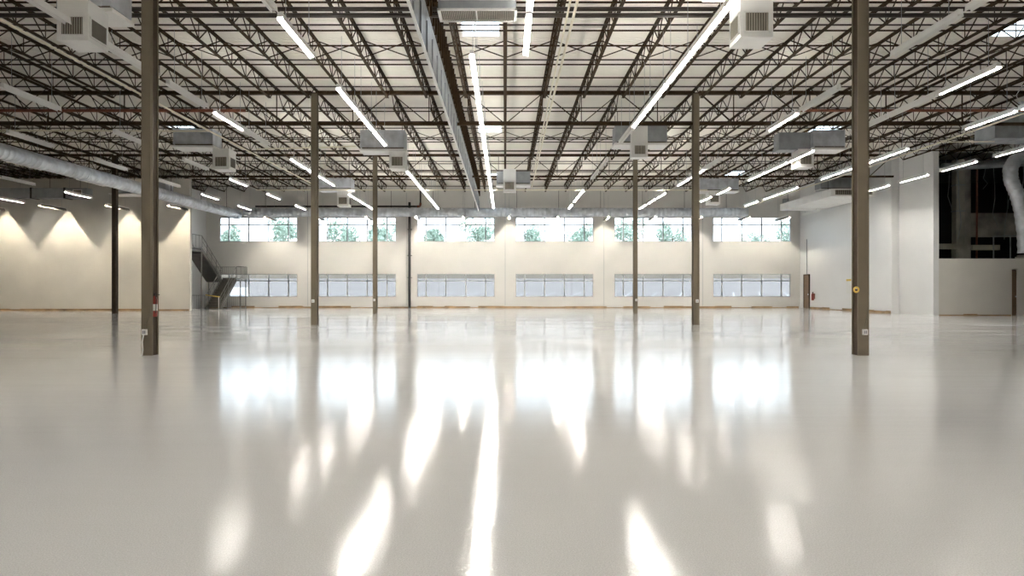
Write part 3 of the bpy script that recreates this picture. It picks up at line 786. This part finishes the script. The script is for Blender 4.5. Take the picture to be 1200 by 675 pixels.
t = thing('cable_coil', 'coil of pale hose lying on the sill of the dark opening', 'coil', (28.5,36.05,3.12))
MB().ring((0,0,.05), .38, .05, 'z', 20, 8).build('hose_loop', M['old_col'], t); MB().ring((.04,0,.14), .33, .045, 'z', 20, 8).build('hose_loop', M['old_col'], t)

# ------------------------------------------------------------------ outside the windows
def lotz(y): return -0.1+max(0, (y-54))*0.075
struct('parking_lot', MB().quad((-80,51,-.1),(80,51,-.1),(80,54,-.1),(-80,54,-.1)).quad((-80,54,-.1),(80,54,-.1),(80,96,lotz(96)),(-80,96,lotz(96))).quad((-120,96,lotz(96)),(120,96,lotz(96)),(120,180,4.0),(-120,180,4.0)), M['asphalt'], 'pale sloping parking lot outside the lower windows')
ln = MB()
for i in range(-16, 17):
    x = i*2.7
    a, b = (x, 62), (x+2.6, 70)
    ln.quad((a[0],a[1],lotz(a[1])+.02),(a[0]+.14,a[1],lotz(a[1])+.02),(b[0]+.14,b[1],lotz(b[1])+.02),(b[0],b[1],lotz(b[1])+.02))
struct('parking_lines', ln, M['line'], 'white slanted parking lines on the lot')
struct('retaining_wall', MB().box(-90,90,97,97.4,2.8,5.2), M['retain'], 'tan retaining wall beyond the parking lot')
crown_cache = {}
def tree(x, y, zc, r, label):
    zg = lotz(96)-.05
    t = thing('tree', label, 'tree', (x,y,zg), 'trees outside the windows')
    MB().tube([(0,0,0),(.1,0,2.5),(.05,.1,zc-zg)], [.22,.16,.08], 8).build('trunk', M['bark'], t)
    f = MB(); rnd = random.Random(int(x*10)+int(r*10))
    blobs = [(rnd.uniform(-.55,.55)*r, rnd.uniform(-.5,.5)*r, rnd.uniform(-.5,.6)*r, rnd.uniform(.35,.6)*r) for _ in range(9)]
    for i in range(1500):
        bx, by, bz, br = rnd.choice(blobs)
        d = Vector((rnd.gauss(0,1), rnd.gauss(0,1), rnd.gauss(0,1))).normalized()*br*rnd.uniform(.55,1.05)
        c = Vector((bx,by,bz+zc-zg))+d
        u = Vector((rnd.gauss(0,1), rnd.gauss(0,1), rnd.gauss(0,1))).normalized(); v = u.orthogonal().normalized()
        s = rnd.uniform(.10,.22); f.quad(c-u*s-v*s*.5, c+u*s-v*s*.5, c+u*s+v*s*.5, c-u*s+v*s*.5)
    f.build('foliage', M['leaf'], t)
for px, r, zc, lb in ((272,1.9,9.6,'small tree seen through the left part of the first upper window'),(334,2.6,10.0,'tree seen through the right part of the first upper window'),
    (402,3.0,9.8,'tree seen through the left part of the second upper window'),(446,2.7,9.6,'tree seen through the right part of the second upper window'),
    (508,1.9,9.2,'small tree seen through the left part of the third upper window'),(560,3.2,9.8,'bushy tree seen through the right part of the third upper window'),
    (626,2.4,9.4,'tree seen through the left part of the fourth upper window'),(680,2.2,9.6,'tree seen through the right part of the fourth upper window'),
    (738,3.1,9.8,'tree seen through the left part of the fifth upper window'),(788,3.0,9.8,'tree seen through the right part of the fifth upper window'),
    (885,2.8,9.3,'tree seen through the middle of the sixth upper window'),(922,3.2,9.6,'tree seen through the right end of the sixth upper window')):
    tree((px-592)*103/770, 103, zc, r, lb)

# ------------------------------------------------------------------ world, camera, colour
w = bpy.data.worlds.new('overcast_sky'); scene.world = w; w.use_nodes = True
bg = w.node_tree.nodes['Background']
tcw = w.node_tree.nodes.new('ShaderNodeTexCoord'); sep = w.node_tree.nodes.new('ShaderNodeSeparateXYZ')
rp = w.node_tree.nodes.new('ShaderNodeValToRGB')
rp.color_ramp.elements[0].position = 0.0; rp.color_ramp.elements[0].color = (0.84,0.925,1.0,1)
rp.color_ramp.elements[1].position = 0.6; rp.color_ramp.elements[1].color = (0.74,0.87,1.0,1)
w.node_tree.links.new(tcw.outputs['Generated'], sep.inputs[0]); w.node_tree.links.new(sep.outputs['Z'], rp.inputs['Fac'])
w.node_tree.links.new(rp.outputs['Color'], bg.inputs['Color'])
bg.inputs['Strength'].default_value = 6.5

cam = bpy.data.cameras.new('camera'); co = bpy.data.objects.new('camera', cam); C.objects.link(co)
co.location = (0,0,1.40); co.rotation_euler = (math.radians(90),0,0)
cam.sensor_width = 36; cam.lens = 770/1200*36; cam.shift_x = 8/1200; cam.shift_y = 2/1200
cam.clip_end = 500
scene.camera = co
vs = scene.view_settings
vs.view_transform = 'Standard'; vs.look = 'None'; vs.gamma = 1.0; vs.use_curve_mapping = False
vs.exposure = 0.77
